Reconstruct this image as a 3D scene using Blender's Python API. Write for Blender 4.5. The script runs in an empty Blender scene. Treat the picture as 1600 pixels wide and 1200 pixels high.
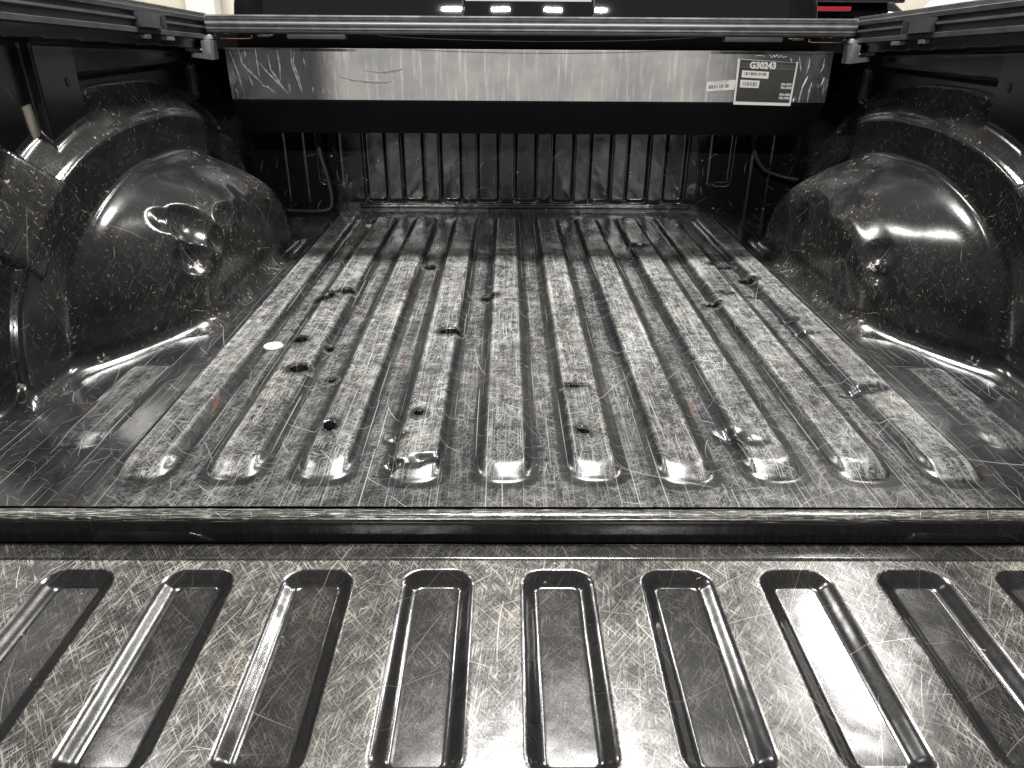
import bpy, math, random
import numpy as np
from mathutils import Vector, Euler, Matrix

random.seed(7)
rng = np.random.default_rng(7)
R = math.radians
scene = bpy.context.scene
COL = scene.collection

# ------------------------------------------------------------------ camera
cam_d = bpy.data.cameras.new('camera')
cam = bpy.data.objects.new('camera', cam_d)
COL.objects.link(cam)
cam.location = (-0.06, 0.0, 0.55)
cam_d.sensor_width = 36.0
cam_d.lens = 36.0 * 1155.0 / 1600.0
cam_d.clip_start = 0.02
cam_d.clip_end = 200.0
# pitch 26.1 deg down, tiny yaw to the right and tiny roll
cam.matrix_world = (Matrix.Translation(cam.location)
                    @ Matrix.Rotation(R(-0.50), 4, 'Z')
                    @ Matrix.Rotation(R(90 - 26.0), 4, 'X')
                    @ Matrix.Rotation(R(0.40), 4, 'Z'))
scene.camera = cam

# ------------------------------------------------------------------ world and lamps
world = bpy.data.worlds.new('World')
scene.world = world
world.use_nodes = True
bg = world.node_tree.nodes['Background']
bg.inputs[0].default_value = (0.95, 0.97, 1.0, 1)
bg.inputs[1].default_value = 0.14


def lamp(name, loc, sx, sy, power, rot=(0, 0, 0), col=(1.0, 0.975, 0.945)):
    d = bpy.data.lights.new(name, 'AREA')
    d.shape = 'RECTANGLE'
    d.size, d.size_y = sx, sy
    d.energy = power
    d.color = col
    o = bpy.data.objects.new(name, d)
    o.location = loc
    o.rotation_euler = rot
    COL.objects.link(o)
    return o


LAMPS = [  # high bay strips hung under the ceiling (x, y, z, sx, sy, watts, tilt)
    (0.3, 3.75, 5.6, 1.6, 0.65, 950, 0),
    (3.6, 6.0, 5.6, 0.36, 2.0, 210, 0),
    (-3.75, 4.1, 5.6, 0.30, 1.0, 130, 0),
    (-1.7, -9.0, 4.6, 1.3, 0.16, 450, 62),
    (2.1, -9.0, 4.6, 1.3, 0.16, 450, 62),
    (-5.5, 8.0, 5.4, 1.3, 0.34, 380, 0),
    (5.5, 8.0, 5.4, 1.3, 0.34, 380, 0),
]
for (x, y, z, sx, sy, p, tl) in LAMPS:
    lamp('ceiling_lamp', (x, y, z), sx, sy, p, (R(tl), 0, 0))

scene.view_settings.view_transform = 'Standard'
scene.view_settings.look = 'None'
scene.view_settings.exposure = 0.0
scene.view_settings.gamma = 1.0
scene.view_settings.use_curve_mapping = False
scene.cycles.use_denoising = True
scene.cycles.max_bounces = 5
scene.cycles.glossy_bounces = 3
scene.cycles.diffuse_bounces = 2
scene.cycles.transmission_bounces = 4
scene.cycles.sample_clamp_indirect = 6.0
scene.cycles.caustics_reflective = False
scene.cycles.caustics_refractive = False


# ------------------------------------------------------------------ node helpers
class NT:
    def __init__(s, tree):
        s.t = tree

    def n(s, kind, **kw):
        nd = s.t.nodes.new(kind)
        for k, v in kw.items():
            setattr(nd, k, v)
        return nd

    def put(s, sock, v):
        if v is None:
            return
        if hasattr(v, 'is_output'):
            s.t.links.new(v, sock)
        elif isinstance(v, (tuple, list)):
            v = tuple(v)
            if sock.type == 'RGBA' and len(v) == 3:
                v = v + (1,)
            sock.default_value = v
        else:
            sock.default_value = v

    def m(s, op, a, b=None, c=None, clamp=False):
        nd = s.n('ShaderNodeMath', operation=op, use_clamp=clamp)
        s.put(nd.inputs[0], a)
        s.put(nd.inputs[1], b)
        if c is not None:
            s.put(nd.inputs[2], c)
        return nd.outputs[0]

    def vm(s, op, a, b=None, scale=None):
        nd = s.n('ShaderNodeVectorMath', operation=op)
        s.put(nd.inputs[0], a)
        if b is not None:
            s.put(nd.inputs[1], b)
        if scale is not None:
            s.put(nd.inputs['Scale'], scale)
        return nd.outputs[0]

    def sep(s, v):
        nd = s.n('ShaderNodeSeparateXYZ')
        s.put(nd.inputs[0], v)
        return nd.outputs

    def comb(s, x=0.0, y=0.0, z=0.0):
        nd = s.n('ShaderNodeCombineXYZ')
        for i, v in enumerate((x, y, z)):
            s.put(nd.inputs[i], v)
        return nd.outputs[0]

    def noise(s, vec, scale, detail=3.0, rough=0.55, dist=0.0):
        nd = s.n('ShaderNodeTexNoise')
        s.put(nd.inputs['Vector'], vec)
        nd.inputs['Scale'].default_value = scale
        nd.inputs['Detail'].default_value = detail
        nd.inputs['Roughness'].default_value = rough
        nd.inputs['Distortion'].default_value = dist
        return nd.outputs

    def ramp(s, v, lo, hi, a=0.0, b=1.0):
        nd = s.n('ShaderNodeMapRange', clamp=True)
        nd.interpolation_type = 'SMOOTHSTEP'
        s.put(nd.inputs[0], v)
        for i, q in enumerate((lo, hi, a, b)):
            s.put(nd.inputs[1 + i], q)
        return nd.outputs[0]

    def mix(s, f, a, b):
        nd = s.n('ShaderNodeMix', data_type='RGBA')
        s.put(nd.inputs[0], f)
        s.put(nd.inputs[6], a)
        s.put(nd.inputs[7], b)
        return nd.outputs[2]

    def mixf(s, f, a, b):
        nd = s.n('ShaderNodeMix', data_type='FLOAT')
        s.put(nd.inputs[0], f)
        s.put(nd.inputs[2], a)
        s.put(nd.inputs[3], b)
        return nd.outputs[0]


def scratch_group():
    """one randomly turned, slightly bent scratch in every Voronoi cell"""
    g = bpy.data.node_groups.new('scratch_layer', 'ShaderNodeTree')
    I = g.interface
    for nm, tp, dv in (('Vector', 'NodeSocketVector', None), ('Bias', 'NodeSocketFloat', 0.0),
                       ('Spread', 'NodeSocketFloat', 6.283), ('Length', 'NodeSocketFloat', 0.5),
                       ('Width', 'NodeSocketFloat', 0.03), ('Density', 'NodeSocketFloat', 0.7),
                       ('Bend', 'NodeSocketFloat', 0.6)):
        sk = I.new_socket(nm, in_out='INPUT', socket_type=tp)
        if dv is not None:
            sk.default_value = dv
    I.new_socket('Mask', in_out='OUTPUT', socket_type='NodeSocketFloat')
    T = NT(g)
    gi = T.n('NodeGroupInput').outputs
    go = T.n('NodeGroupOutput')
    vo = T.n('ShaderNodeTexVoronoi', voronoi_dimensions='2D', feature='F1')
    vo.inputs['Scale'].default_value = 1.0
    vo.inputs['Randomness'].default_value = 1.0
    T.put(vo.inputs['Vector'], gi['Vector'])
    d = T.vm('SUBTRACT', gi['Vector'], vo.outputs['Position'])
    dx, dy, _ = T.sep(d)
    cs = T.n('ShaderNodeSeparateColor')
    T.put(cs.inputs[0], vo.outputs['Color'])
    r, gg, b = cs.outputs
    ang = T.m('ADD', gi['Bias'], T.m('MULTIPLY', T.m('SUBTRACT', r, 0.5), gi['Spread']))
    c, sn = T.m('COSINE', ang), T.m('SINE', ang)
    u = T.m('ADD', T.m('MULTIPLY', dx, c), T.m('MULTIPLY', dy, sn))
    v = T.m('SUBTRACT', T.m('MULTIPLY', dy, c), T.m('MULTIPLY', dx, sn))
    bend = T.m('MULTIPLY', T.m('MULTIPLY', u, u), T.m('MULTIPLY', T.m('SUBTRACT', gg, 0.5), gi['Bend']))
    v = T.m('ABSOLUTE', T.m('ADD', v, bend))
    L = T.m('MULTIPLY', gi['Length'], T.m('ADD', 0.35, T.m('MULTIPLY', gg, 0.65)))
    ua = T.m('DIVIDE', T.m('ABSOLUTE', u), L)
    w = T.m('MULTIPLY', gi['Width'], T.m('ADD', 0.35, T.m('MULTIPLY', r, 0.9)))
    w = T.m('MULTIPLY', w, T.m('SUBTRACT', 1.0, T.m('MULTIPLY', T.m('MULTIPLY', ua, ua), 0.8), clamp=True))
    line = T.ramp(v, T.m('MULTIPLY', w, 0.4), w, 1.0, 0.0)
    endm = T.m('LESS_THAN', ua, 1.0)
    pres = T.m('LESS_THAN', b, gi['Density'])
    out = T.m('MULTIPLY', T.m('MULTIPLY', line, endm), pres)
    out = T.m('MULTIPLY', out, T.m('ADD', 0.45, T.m('MULTIPLY', gg, 0.55)))
    T.put(go.inputs[0], out)
    return g


SG = scratch_group()


def scratch(T, vec2, scale, seed, length=0.5, width=0.03, density=0.7, bend=0.6, bias=0.0, spread=6.283, warp=None):
    sc = scale if isinstance(scale, tuple) else (scale, scale)
    v = T.vm('MULTIPLY', vec2, (sc[0], sc[1], 0.0))
    v = T.vm('ADD', v, (seed * 13.71, seed * 7.37, 0.0))
    if warp is not None:
        v = T.vm('ADD', v, warp)
    nd = T.n('ShaderNodeGroup')
    nd.node_tree = SG
    T.put(nd.inputs['Vector'], v)
    for k, q in (('Bias', bias), ('Spread', spread), ('Length', length), ('Width', width), ('Density', density), ('Bend', bend)):
        T.put(nd.inputs[k], q)
    return nd.outputs[0]


def new_mat(name):
    m = bpy.data.materials.new(name)
    m.use_nodes = True
    return m, NT(m.node_tree), m.node_tree.nodes['Principled BSDF']


def simple(name, col, rough=0.4, metal=0.0, bump=0.0, bscale=60.0, var=0.0, vscale=20.0, spec=0.5, coat=0.0):
    m, T, P = new_mat(name)
    tc = T.n('ShaderNodeTexCoord').outputs['Object']
    P.inputs['Metallic'].default_value = metal
    P.inputs['Specular IOR Level'].default_value = spec
    P.inputs['Coat Weight'].default_value = coat
    nz = T.noise(tc, vscale, 4)[0]
    f = T.ramp(nz, 0.3, 0.75)
    T.put(P.inputs['Base Color'], T.mix(f, col, tuple(min(1, c * (1 + var) + 0.02 * var) for c in col)))
    T.put(P.inputs['Roughness'], T.mixf(f, rough, min(1, rough * (1 + 0.35 * (1 if var else 0.3)))))
    if bump:
        b = T.n('ShaderNodeBump')
        b.inputs['Strength'].default_value = bump
        b.inputs['Distance'].default_value = 0.002
        T.put(b.inputs['Height'], T.noise(tc, bscale, 3)[0])
        T.put(P.inputs['Normal'], b.outputs[0])
    return m


def fibre(T, v2, ang, across, along, seed, thin, dist=0.6):
    """fine, nearly parallel hair scratches: zero lines of a stretched noise"""
    c, sn = math.cos(ang), math.sin(ang)
    x, y, _ = T.sep(v2)
    u = T.m('ADD', T.m('MULTIPLY', x, c * along), T.m('MULTIPLY', y, sn * along))
    v = T.m('ADD', T.m('MULTIPLY', x, -sn * across), T.m('MULTIPLY', y, c * across))
    n = T.noise(T.comb(T.m('ADD', u, seed * 3.1), v, 0.0), 1.0, 1.0, 0.5, dist)[0]
    return T.ramp(T.m('ABSOLUTE', T.m('SUBTRACT', n, 0.5)), thin * 0.25, thin, 1.0, 0.0)


def worn_paint(name, plane='xy', layers=(), fibres=(), haze=0.3, haze_col=(0.30, 0.29, 0.27), tint=(0.60, 0.59, 0.56), base_rough=0.16,
               base=(0.0045, 0.0047, 0.0055), chips=0.0, chip_scale=26.0, streak=None, bump=0.25, bump_scale=14.0, use_wear=True, rust=0.0,
               fib_gain=0.6, spec=0.6):
    """black truck paint: gloss, dust film, scratches down to primer, a few chips"""
    m, T, P = new_mat(name)
    co = T.n('ShaderNodeTexCoord').outputs['Object']
    x, y, z = T.sep(co)
    if plane == 'xy':
        v2 = T.comb(x, y, 0.0)
    elif plane == 'xz':
        v2 = T.comb(x, z, 0.0)
    else:  # wrapped: around a body at the side of the bed
        ax = T.m('ABSOLUTE', x)
        v2 = T.comb(T.m('SUBTRACT', y, T.m('MULTIPLY', ax, 0.7)), T.m('ADD', z, T.m('MULTIPLY', ax, 0.5)), 0.0)
    wear = T.n('ShaderNodeAttribute', attribute_name='wear').outputs['Fac'] if use_wear else 0.5
    big = T.noise(v2, 6.0, 3, 0.6)[0]
    mid, midc = T.noise(v2, 40.0, 3, 0.65)
    fine = T.noise(v2, 420.0, 1, 0.6)[0]
    warp = T.vm('SCALE', T.vm('SUBTRACT', midc, (0.5, 0.5, 0.5)), scale=0.35)
    patchy = T.ramp(mid, 0.36, 0.60, 0.35, 1.0)
    tot = None
    for i, F in enumerate(fibres):
        o = fibre(T, v2, *F)
        tot = o if tot is None else T.m('MAXIMUM', tot, o)
    if tot is not None:
        tot = T.m('MULTIPLY', T.m('MULTIPLY', tot, patchy), T.m('MULTIPLY', wear, fib_gain))
    for L in layers:
        L = dict(L)
        gain = L.pop('gain', 1.0)
        wmin = L.pop('wmin', 0.25)
        wp = warp if L.pop('curl', False) else None
        patch = L.pop('patch', False)
        o = scratch(T, v2, warp=wp, **L)
        k = T.mixf(wear, wmin, 1.0) if use_wear else 1.0
        o = T.m('MULTIPLY', o, T.m('MULTIPLY', k, gain))
        if patch:
            o = T.m('MULTIPLY', o, T.ramp(big, 0.40, 0.58))
        tot = o if tot is None else T.m('MAXIMUM', tot, o)
    if tot is None:
        tot = 0.0
    # dust film and rub haze, thicker where the sheet is rubbed
    hz = T.m('MULTIPLY', T.ramp(big, 0.30, 0.70, 0.45, 1.0), T.ramp(mid, 0.28, 0.72, 0.60, 1.0))
    hz = T.m('MULTIPLY', hz, T.ramp(fine, 0.28, 0.70, 0.30, 1.0))
    hz = T.m('MULTIPLY', hz, T.m('MULTIPLY', T.mixf(wear, 0.12, 1.0) if use_wear else 1.0, haze))
    if streak:
        sv = T.vm('MULTIPLY', v2, streak)
        hz = T.m('MULTIPLY', hz, T.ramp(T.noise(sv, 1.0, 2, 0.7)[0], 0.35, 0.70, 0.35, 1.3))
    col = T.mix(hz, base, haze_col)
    col = T.mix(tot, col, T.mix(T.ramp(big, 0.45, 0.6), tint, tuple(c * q for c, q in zip(tint, (1.0, 0.97, 0.90)))))
    rough = T.m('ADD', base_rough, T.m('MULTIPLY', hz, 0.75))
    if chips:
        cn = T.noise(v2, chip_scale, 4, 0.7, 1.2)[0]
        cf = T.ramp(cn, 0.715 - 0.03 * chips, 0.725 - 0.03 * chips)
        cf = T.m('MULTIPLY', cf, T.mixf(wear, 0.35, 1.0) if use_wear else 1.0)
        col = T.mix(cf, col, (0.50, 0.47, 0.41))
        tot = T.m('MAXIMUM', tot, cf)
    if rust:
        rv = T.vm('MULTIPLY', v2, (70.0, 6.0, 0.0))
        rf = T.m('MULTIPLY', T.ramp(T.noise(rv, 1.0, 2, 0.6)[0], 0.68, 0.75), rust)
        col = T.mix(rf, col, (0.16, 0.062, 0.035))
    rough = T.m('MAXIMUM', rough, T.m('MULTIPLY', tot, 0.55), clamp=True)
    T.put(P.inputs['Base Color'], col)
    T.put(P.inputs['Roughness'], rough)
    P.inputs['Specular IOR Level'].default_value = spec
    b = T.n('ShaderNodeBump')
    b.inputs['Strength'].default_value = bump
    b.inputs['Distance'].default_value = 0.004
    T.put(b.inputs['Height'], T.noise(v2, bump_scale, 2.5, 0.55)[0])
    T.put(P.inputs['Normal'], b.outputs[0])
    return m


M = {}
PI = math.pi
M['floor'] = worn_paint('worn_bed_floor', 'xy', [
    dict(scale=85, seed=1, length=0.9, width=0.040, density=0.9, wmin=0.05, gain=0.60, bend=1.0),
    dict(scale=44, seed=3, length=0.9, width=0.024, density=0.9, wmin=0.14, gain=0.85, bend=0.9),
    dict(scale=21, seed=4, length=0.85, width=0.0135, density=0.85, wmin=0.25, gain=0.95, bend=0.5),
    dict(scale=(55, 5), seed=5, length=0.65, width=0.045, density=0.85, wmin=0.45, gain=0.65, bias=PI / 2, spread=0.22, bend=0.2),
    dict(scale=8, seed=8, length=0.75, width=0.0060, density=0.5, wmin=0.6, gain=0.6, bend=0.5),
], fibres=[(0.35, 170, 24, 1, 0.028), (1.2, 150, 20, 2, 0.028), (2.5, 165, 24, 3, 0.028), (PI / 2, 260, 6, 4, 0.045)],
    haze=0.40, haze_col=(0.43, 0.445, 0.445), tint=(0.74, 0.75, 0.74), streak=(48.0, 2.5, 0.0), chips=0.45, rust=0.5, base_rough=0.21, fib_gain=0.62, spec=0.45)
M['tailgate'] = worn_paint('worn_tailgate', 'xy', [
    dict(scale=50, seed=12, length=0.9, width=0.018, density=0.85, wmin=0.03, gain=0.55, bend=0.25),
    dict(scale=27, seed=13, length=0.9, width=0.012, density=0.85, wmin=0.06, gain=0.65, bend=0.2),
    dict(scale=14, seed=15, length=0.9, width=0.0075, density=0.85, wmin=0.12, gain=0.8, bend=0.25, bias=1.0, spread=2.4),
    dict(scale=6.5, seed=16, length=0.70, width=0.0042, density=0.6, wmin=0.35, gain=0.85, bend=0.3),
], fibres=[(0.9, 240, 11, 5, 0.020, 0.1), (2.2, 220, 10, 6, 0.020, 0.1), (1.45, 270, 9, 7, 0.020, 0.1)],
    haze=0.30, haze_col=(0.37, 0.35, 0.32), tint=(0.70, 0.675, 0.615), chips=0.3, chip_scale=46.0, base_rough=0.15, fib_gain=0.48)
M['arch'] = worn_paint('scuffed_arch_paint', 'wrap', [
    dict(scale=95, seed=21, length=0.55, width=0.10, density=0.30, gain=0.9, patch=True, bend=0.3, wmin=0.05),
    dict(scale=26, seed=22, length=0.40, width=0.026, density=0.16, gain=1.0, patch=True, bend=0.5, wmin=0.2),
    dict(scale=11, seed=23, length=0.7, width=0.0060, density=0.5, gain=0.75, bend=0.3),
], fibres=[(0.5, 120, 10, 9, 0.012, 0.3), (2.0, 130, 12, 10, 0.012, 0.3)], fib_gain=0.16, haze=0.18, chips=1.6, base_rough=0.15, use_wear=True, chip_scale=40.0,
    bump=0.20, bump_scale=10.0)
M['wall'] = worn_paint('bed_wall_paint', 'wrap', [
    dict(scale=24, seed=31, length=0.6, width=0.016, density=0.2, gain=0.5, patch=True, bend=0.5),
], haze=0.025, chips=0.0, base_rough=0.20, use_wear=False, bump=0.18, bump_scale=7.0)
M['bulkhead'] = worn_paint('bulkhead_paint', 'xz', [
    dict(scale=30, seed=42, length=0.7, width=0.024, density=0.35, gain=0.5, bend=1.0, patch=True),
], haze=0.03, haze_col=(0.36, 0.31, 0.26), chips=0.5, base_rough=0.10, use_wear=False, bump=0.55, bump_scale=10.0, spec=0.8)
M['sill'] = worn_paint('sill_paint', 'xy', [
    dict(scale=60, seed=52, length=0.7, width=0.022, density=0.8, gain=0.7, wmin=0.0),
    dict(scale=(10, 120), seed=53, length=0.6, width=0.04, density=0.7, gain=0.5, wmin=0.0, spread=0.3),
], fibres=[(0.0, 420, 18, 8, 0.04, 0.2)], haze=0.3, base_rough=0.12, chips=0.2)
M['gloss'] = simple('gloss_black', (0.008, 0.008, 0.010), 0.07, 0.0, var=0.3)
M['black'] = simple('dull_black', (0.006, 0.006, 0.006), 0.75, 0.0)
M['rubber'] = simple('black_rubber', (0.016, 0.016, 0.017), 0.5, 0.0, var=0.3)
M['rail'] = simple('grey_anodised_rail', (0.055, 0.055, 0.058), 0.42, 0.6, var=0.25, bump=0.05, bscale=300)
M['rail_edge'] = simple('bright_edge_strip', (0.55, 0.55, 0.54), 0.25, 0.9, var=0.1)
M['header'] = simple('satin_grey_header', (0.22, 0.22, 0.225), 0.33, 0.85, var=0.3, vscale=40)
M['clamp'] = simple('cast_clamp_metal', (0.30, 0.30, 0.30), 0.5, 0.7, var=0.3, bump=0.15, bscale=200)
M['latch'] = simple('latch_plastic', (0.06, 0.062, 0.065), 0.45, 0.2, var=0.2)
M['tan'] = simple('slot_light_tan', (0.33, 0.31, 0.25), 0.55, 0.0, var=0.3, vscale=30)
M['white'] = simple('white_paper', (0.80, 0.79, 0.75), 0.55, 0.0, var=0.03)
M['label'] = simple('label_black_print', (0.025, 0.025, 0.022), 0.38, 0.0, var=0.3)
M['ink'] = simple('ink', (0.02, 0.02, 0.02), 0.5)
M['band'] = simple('label_grey_band', (0.085, 0.082, 0.075), 0.4, 0.0, var=0.2)
M['copper'] = simple('copper_wire', (0.45, 0.24, 0.13), 0.4, 0.6)
M['disc'] = simple('pale_plug', (0.62, 0.60, 0.52), 0.4, 0.0, var=0.2, vscale=90)
M['wallc'] = simple('cream_wall', (0.66, 0.62, 0.52), 0.8, 0.0, var=0.06, vscale=2)
M['wood'] = simple('orange_wood', (0.58, 0.31, 0.12), 0.6, 0.0, var=0.3, vscale=8)
M['concrete'] = simple('concrete', (0.33, 0.32, 0.30), 0.6, 0.0, var=0.2, vscale=2)
M['ceil'] = simple('dark_deck', (0.5, 0.5, 0.49), 0.7, 0.0, var=0.2)
M['beam'] = simple('dark_steel', (0.02, 0.02, 0.02), 0.6, 0.0)
M['whitecar'] = simple('white_car_paint', (0.75, 0.75, 0.75), 0.12, 0.0, coat=0.6)
M['chrome'] = simple('chrome', (0.8, 0.8, 0.8), 0.12, 1.0)
M['red'] = simple('tail_light_red', (0.20, 0.012, 0.018), 0.2)
M['cyan'] = simple('cyan_plastic', (0.06, 0.50, 0.60), 0.3)
M['glass'] = simple('tinted_glass', (0.006, 0.006, 0.007), 0.015, 0.0, spec=1.0, coat=1.0)


def wrapped_metal():
    m, T, P = new_mat('film_wrapped_aluminium')
    co = T.n('ShaderNodeTexCoord').outputs['Object']
    x, y, z = T.sep(co)
    ends = T.m('MAXIMUM', T.ramp(x, -0.58, -0.49, 1.0, 0.0), T.ramp(x, 0.42, 0.66, 0.0, 1.0))
    v = T.comb(x, z, 0.0)
    drip = T.noise(T.vm('MULTIPLY', v, (75.0, 5.0, 0.0)), 1.0, 4, 0.7)[0]
    fine = T.noise(T.vm('MULTIPLY', v, (900.0, 500.0, 0.0)), 1.0, 2)[0]
    blot = T.noise(v, 9.0, 3, 0.6)[0]
    c = T.mix(T.ramp(blot, 0.3, 0.7), (0.36, 0.36, 0.365), (0.50, 0.485, 0.46))
    c = T.mix(T.ramp(drip, 0.50, 0.70, 0.0, 0.75), c, (0.74, 0.72, 0.69))
    c = T.mix(ends, c, (0.11, 0.11, 0.115))
    T.put(P.inputs['Base Color'], c)
    P.inputs['Metallic'].default_value = 0.35
    T.put(P.inputs['Roughness'], T.mixf(ends, T.ramp(fine, 0.3, 0.7, 0.36, 0.5), 0.2))
    # wrinkled shrink film, tightest at the two ends
    wv = T.vm('ADD', T.vm('MULTIPLY', v, (22.0, 5.0, 0.0)), T.vm('SCALE', T.noise(v, 8.0, 2)[1], scale=2.2))
    wr = T.noise(wv, 1.0, 3, 0.55)[0]
    rid = T.m('SUBTRACT', 1.0, T.m('MULTIPLY', T.m('ABSOLUTE', T.m('SUBTRACT', wr, 0.5)), 7.0), clamp=True)
    rid = T.m('POWER', rid, 2.0)
    h = T.m('MULTIPLY', rid, T.mixf(ends, 0.03, 0.12))
    h = T.m('ADD', h, T.m('MULTIPLY', fine, 0.015))
    b = T.n('ShaderNodeBump')
    b.inputs['Strength'].default_value = 0.8
    b.inputs['Distance'].default_value = 0.006
    T.put(b.inputs['Height'], h)
    T.put(P.inputs['Normal'], b.outputs[0])
    return m


M['film'] = wrapped_metal()
M['foil'] = simple('pale_film_ridge', (0.72, 0.72, 0.73), 0.25, 0.25, var=0.2)  # pale base colour puts the glint of the clear ridges into the material


def under_film():
    m, T, P = new_mat('film_wrapped_shaded')
    co = T.n('ShaderNodeTexCoord').outputs['Object']
    x, y, z = T.sep(co)
    v = T.comb(x, z, 0.0)
    P.inputs['Base Color'].default_value = (0.010, 0.010, 0.012, 1)  # near-black colour carries the shade on the down-facing slant
    P.inputs['Roughness'].default_value = 0.28
    ends = T.m('MAXIMUM', T.ramp(x, -0.72, -0.45, 1.0, 0.0), T.ramp(x, 0.55, 0.72, 0.0, 1.0))
    wv = T.vm('ADD', T.vm('MULTIPLY', v, (26.0, 7.0, 0.0)), T.vm('SCALE', T.noise(v, 8.0, 2)[1], scale=2.0))
    wr = T.noise(wv, 1.0, 3, 0.55)[0]
    b = T.n('ShaderNodeBump')
    b.inputs['Strength'].default_value = 0.7
    b.inputs['Distance'].default_value = 0.006
    T.put(b.inputs['Height'], T.m('MULTIPLY', wr, T.mixf(ends, 0.10, 1.0)))
    T.put(P.inputs['Normal'], b.outputs[0])
    return m


M['underfilm'] = under_film()


# ------------------------------------------------------------------ mesh helpers
def link(name, me, mat=None, parent=None):
    o = bpy.data.objects.new(name, me)
    COL.objects.link(o)
    if mat is not None and len(me.materials) == 0:
        me.materials.append(mat)
    if parent is not None:
        o.parent = parent
    return o


def tag(o, label=None, cat=None, group=None, kind=None):
    for k, v in (('label', label), ('category', cat), ('group', group), ('kind', kind)):
        if v:
            o[k] = v
    return o


def empty(name, label, cat, loc=(0, 0, 0)):
    o = bpy.data.objects.new(name, None)
    COL.objects.link(o)
    return tag(o, label, cat)


def fast_mesh(name, V, F, N=None, attr=None):
    """V (n,3), F (m,4) or (m,3) int arrays"""
    used, inv = np.unique(F.ravel(), return_inverse=True)
    V2 = V[used]
    F2 = inv.reshape(F.shape)
    me = bpy.data.meshes.new(name)
    me.vertices.add(len(V2))
    me.vertices.foreach_set('co', V2.astype(np.float32).ravel())
    k = F.shape[1]
    me.loops.add(F2.size)
    me.loops.foreach_set('vertex_index', F2.astype(np.int32).ravel())
    me.polygons.add(len(F2))
    me.polygons.foreach_set('loop_start', np.arange(0, F2.size, k, dtype=np.int32))
    me.update(calc_edges=True)
    me.validate()
    me.polygons.foreach_set('use_smooth', np.ones(len(me.polygons), dtype=bool))
    if attr is not None:
        a = me.attributes.new('wear', 'FLOAT', 'POINT')
        a.data.foreach_set('value', attr[used].astype(np.float32))
    if N is not None:
        me.normals_split_custom_set_from_vertices(N[used].astype(np.float32).tolist())
    return me


def poly_mesh(name, verts, faces, smooth=False, bevel=0.0, seg=2):
    import bmesh
    me = bpy.data.meshes.new(name)
    me.from_pydata([tuple(v) for v in verts], [], faces)
    bm = bmesh.new()
    bm.from_mesh(me)
    bmesh.ops.recalc_face_normals(bm, faces=bm.faces)
    if bevel:
        bmesh.ops.bevel(bm, geom=list(bm.edges), offset=bevel, segments=seg, profile=0.6, affect='EDGES', clamp_overlap=True)
    bm.to_mesh(me)
    bm.free()
    if smooth or bevel:
        me.polygons.foreach_set('use_smooth', [True] * len(me.polygons))
        try:
            me.set_sharp_from_angle(angle=R(38))
        except Exception:
            pass
    return me


def box(name, c, s, mat, parent=None, bevel=0.0, rot=None):
    hx, hy, hz = s[0] / 2, s[1] / 2, s[2] / 2
    vs = [Vector((a * hx, b * hy, d * hz)) for a in (-1, 1) for b in (-1, 1) for d in (-1, 1)]
    if rot:
        e = Euler(rot).to_matrix()
        vs = [e @ v for v in vs]
    vs = [v + Vector(c) for v in vs]
    fs = [(0, 1, 3, 2), (4, 6, 7, 5), (0, 4, 5, 1), (2, 3, 7, 6), (0, 2, 6, 4), (1, 5, 7, 3)]
    return link(name, poly_mesh(name, vs, fs, bevel=bevel), mat, parent)


def extrude(name, prof, axis, a, b, mat, parent=None, smooth=True, angle=35):
    """closed profile run along X (prof = y,z) or Y (prof = x,z)"""
    n = len(prof)
    vs = []
    for t in (a, b):
        for p in prof:
            vs.append((t, p[0], p[1]) if axis == 'x' else (p[0], t, p[1]))
    fs = [(i, (i + 1) % n, n + (i + 1) % n, n + i) for i in range(n)]
    fs += [tuple(range(n)), tuple(range(2 * n - 1, n - 1, -1))]
    me = poly_mesh(name, vs, fs)
    if smooth:
        me.polygons.foreach_set('use_smooth', [True] * len(me.polygons))
        me.set_sharp_from_angle(angle=R(angle))
    return link(name, me, mat, parent)


def tube(name, pts, r, mat, parent=None, sides=10, sub=6):
    P = [Vector(p) for p in pts]
    path = []
    for i in range(len(P) - 1):  # Catmull-Rom
        p0, p1, p2, p3 = P[max(i - 1, 0)], P[i], P[i + 1], P[min(i + 2, len(P) - 1)]
        for k in range(sub):
            t = k / sub
            path.append(0.5 * ((2 * p1) + (p2 - p0) * t + (2 * p0 - 5 * p1 + 4 * p2 - p3) * t * t + (3 * p1 - p0 - 3 * p2 + p3) * t ** 3))
    path.append(P[-1])
    vs, fs = [], []
    up = Vector((0.13, 0.2, 0.97))
    for i, p in enumerate(path):
        d = (path[min(i + 1, len(path) - 1)] - path[max(i - 1, 0)]).normalized()
        if abs(d.dot(up)) > 0.95:
            up = Vector((0.9, 0.3, 0.1))
        s = d.cross(up).normalized()
        up = s.cross(d).normalized()
        for k in range(sides):
            a = 2 * PI * k / sides
            vs.append(p + s * math.cos(a) * r + up * math.sin(a) * r)
    for i in range(len(path) - 1):
        for k in range(sides):
            a, b = i * sides + k, i * sides + (k + 1) % sides
            fs.append((a, b, b + sides, a + sides))
    fs += [tuple(range(sides - 1, -1, -1)), tuple(range(len(vs) - sides, len(vs)))]
    me = poly_mesh(name, vs, fs)
    me.polygons.foreach_set('use_smooth', [True] * len(me.polygons))
    return link(name, me, mat, parent)


def sst(a, b, t):
    q = np.clip((t - a) / (b - a), 0, 1)
    return q * q * (3 - 2 * q)


def rbox(x, y, hx, hy, r):
    qx, qy = np.abs(x) - hx + r, np.abs(y) - hy + r
    return np.hypot(np.maximum(qx, 0), np.maximum(qy, 0)) + np.minimum(np.maximum(qx, qy), 0) - r


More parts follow.
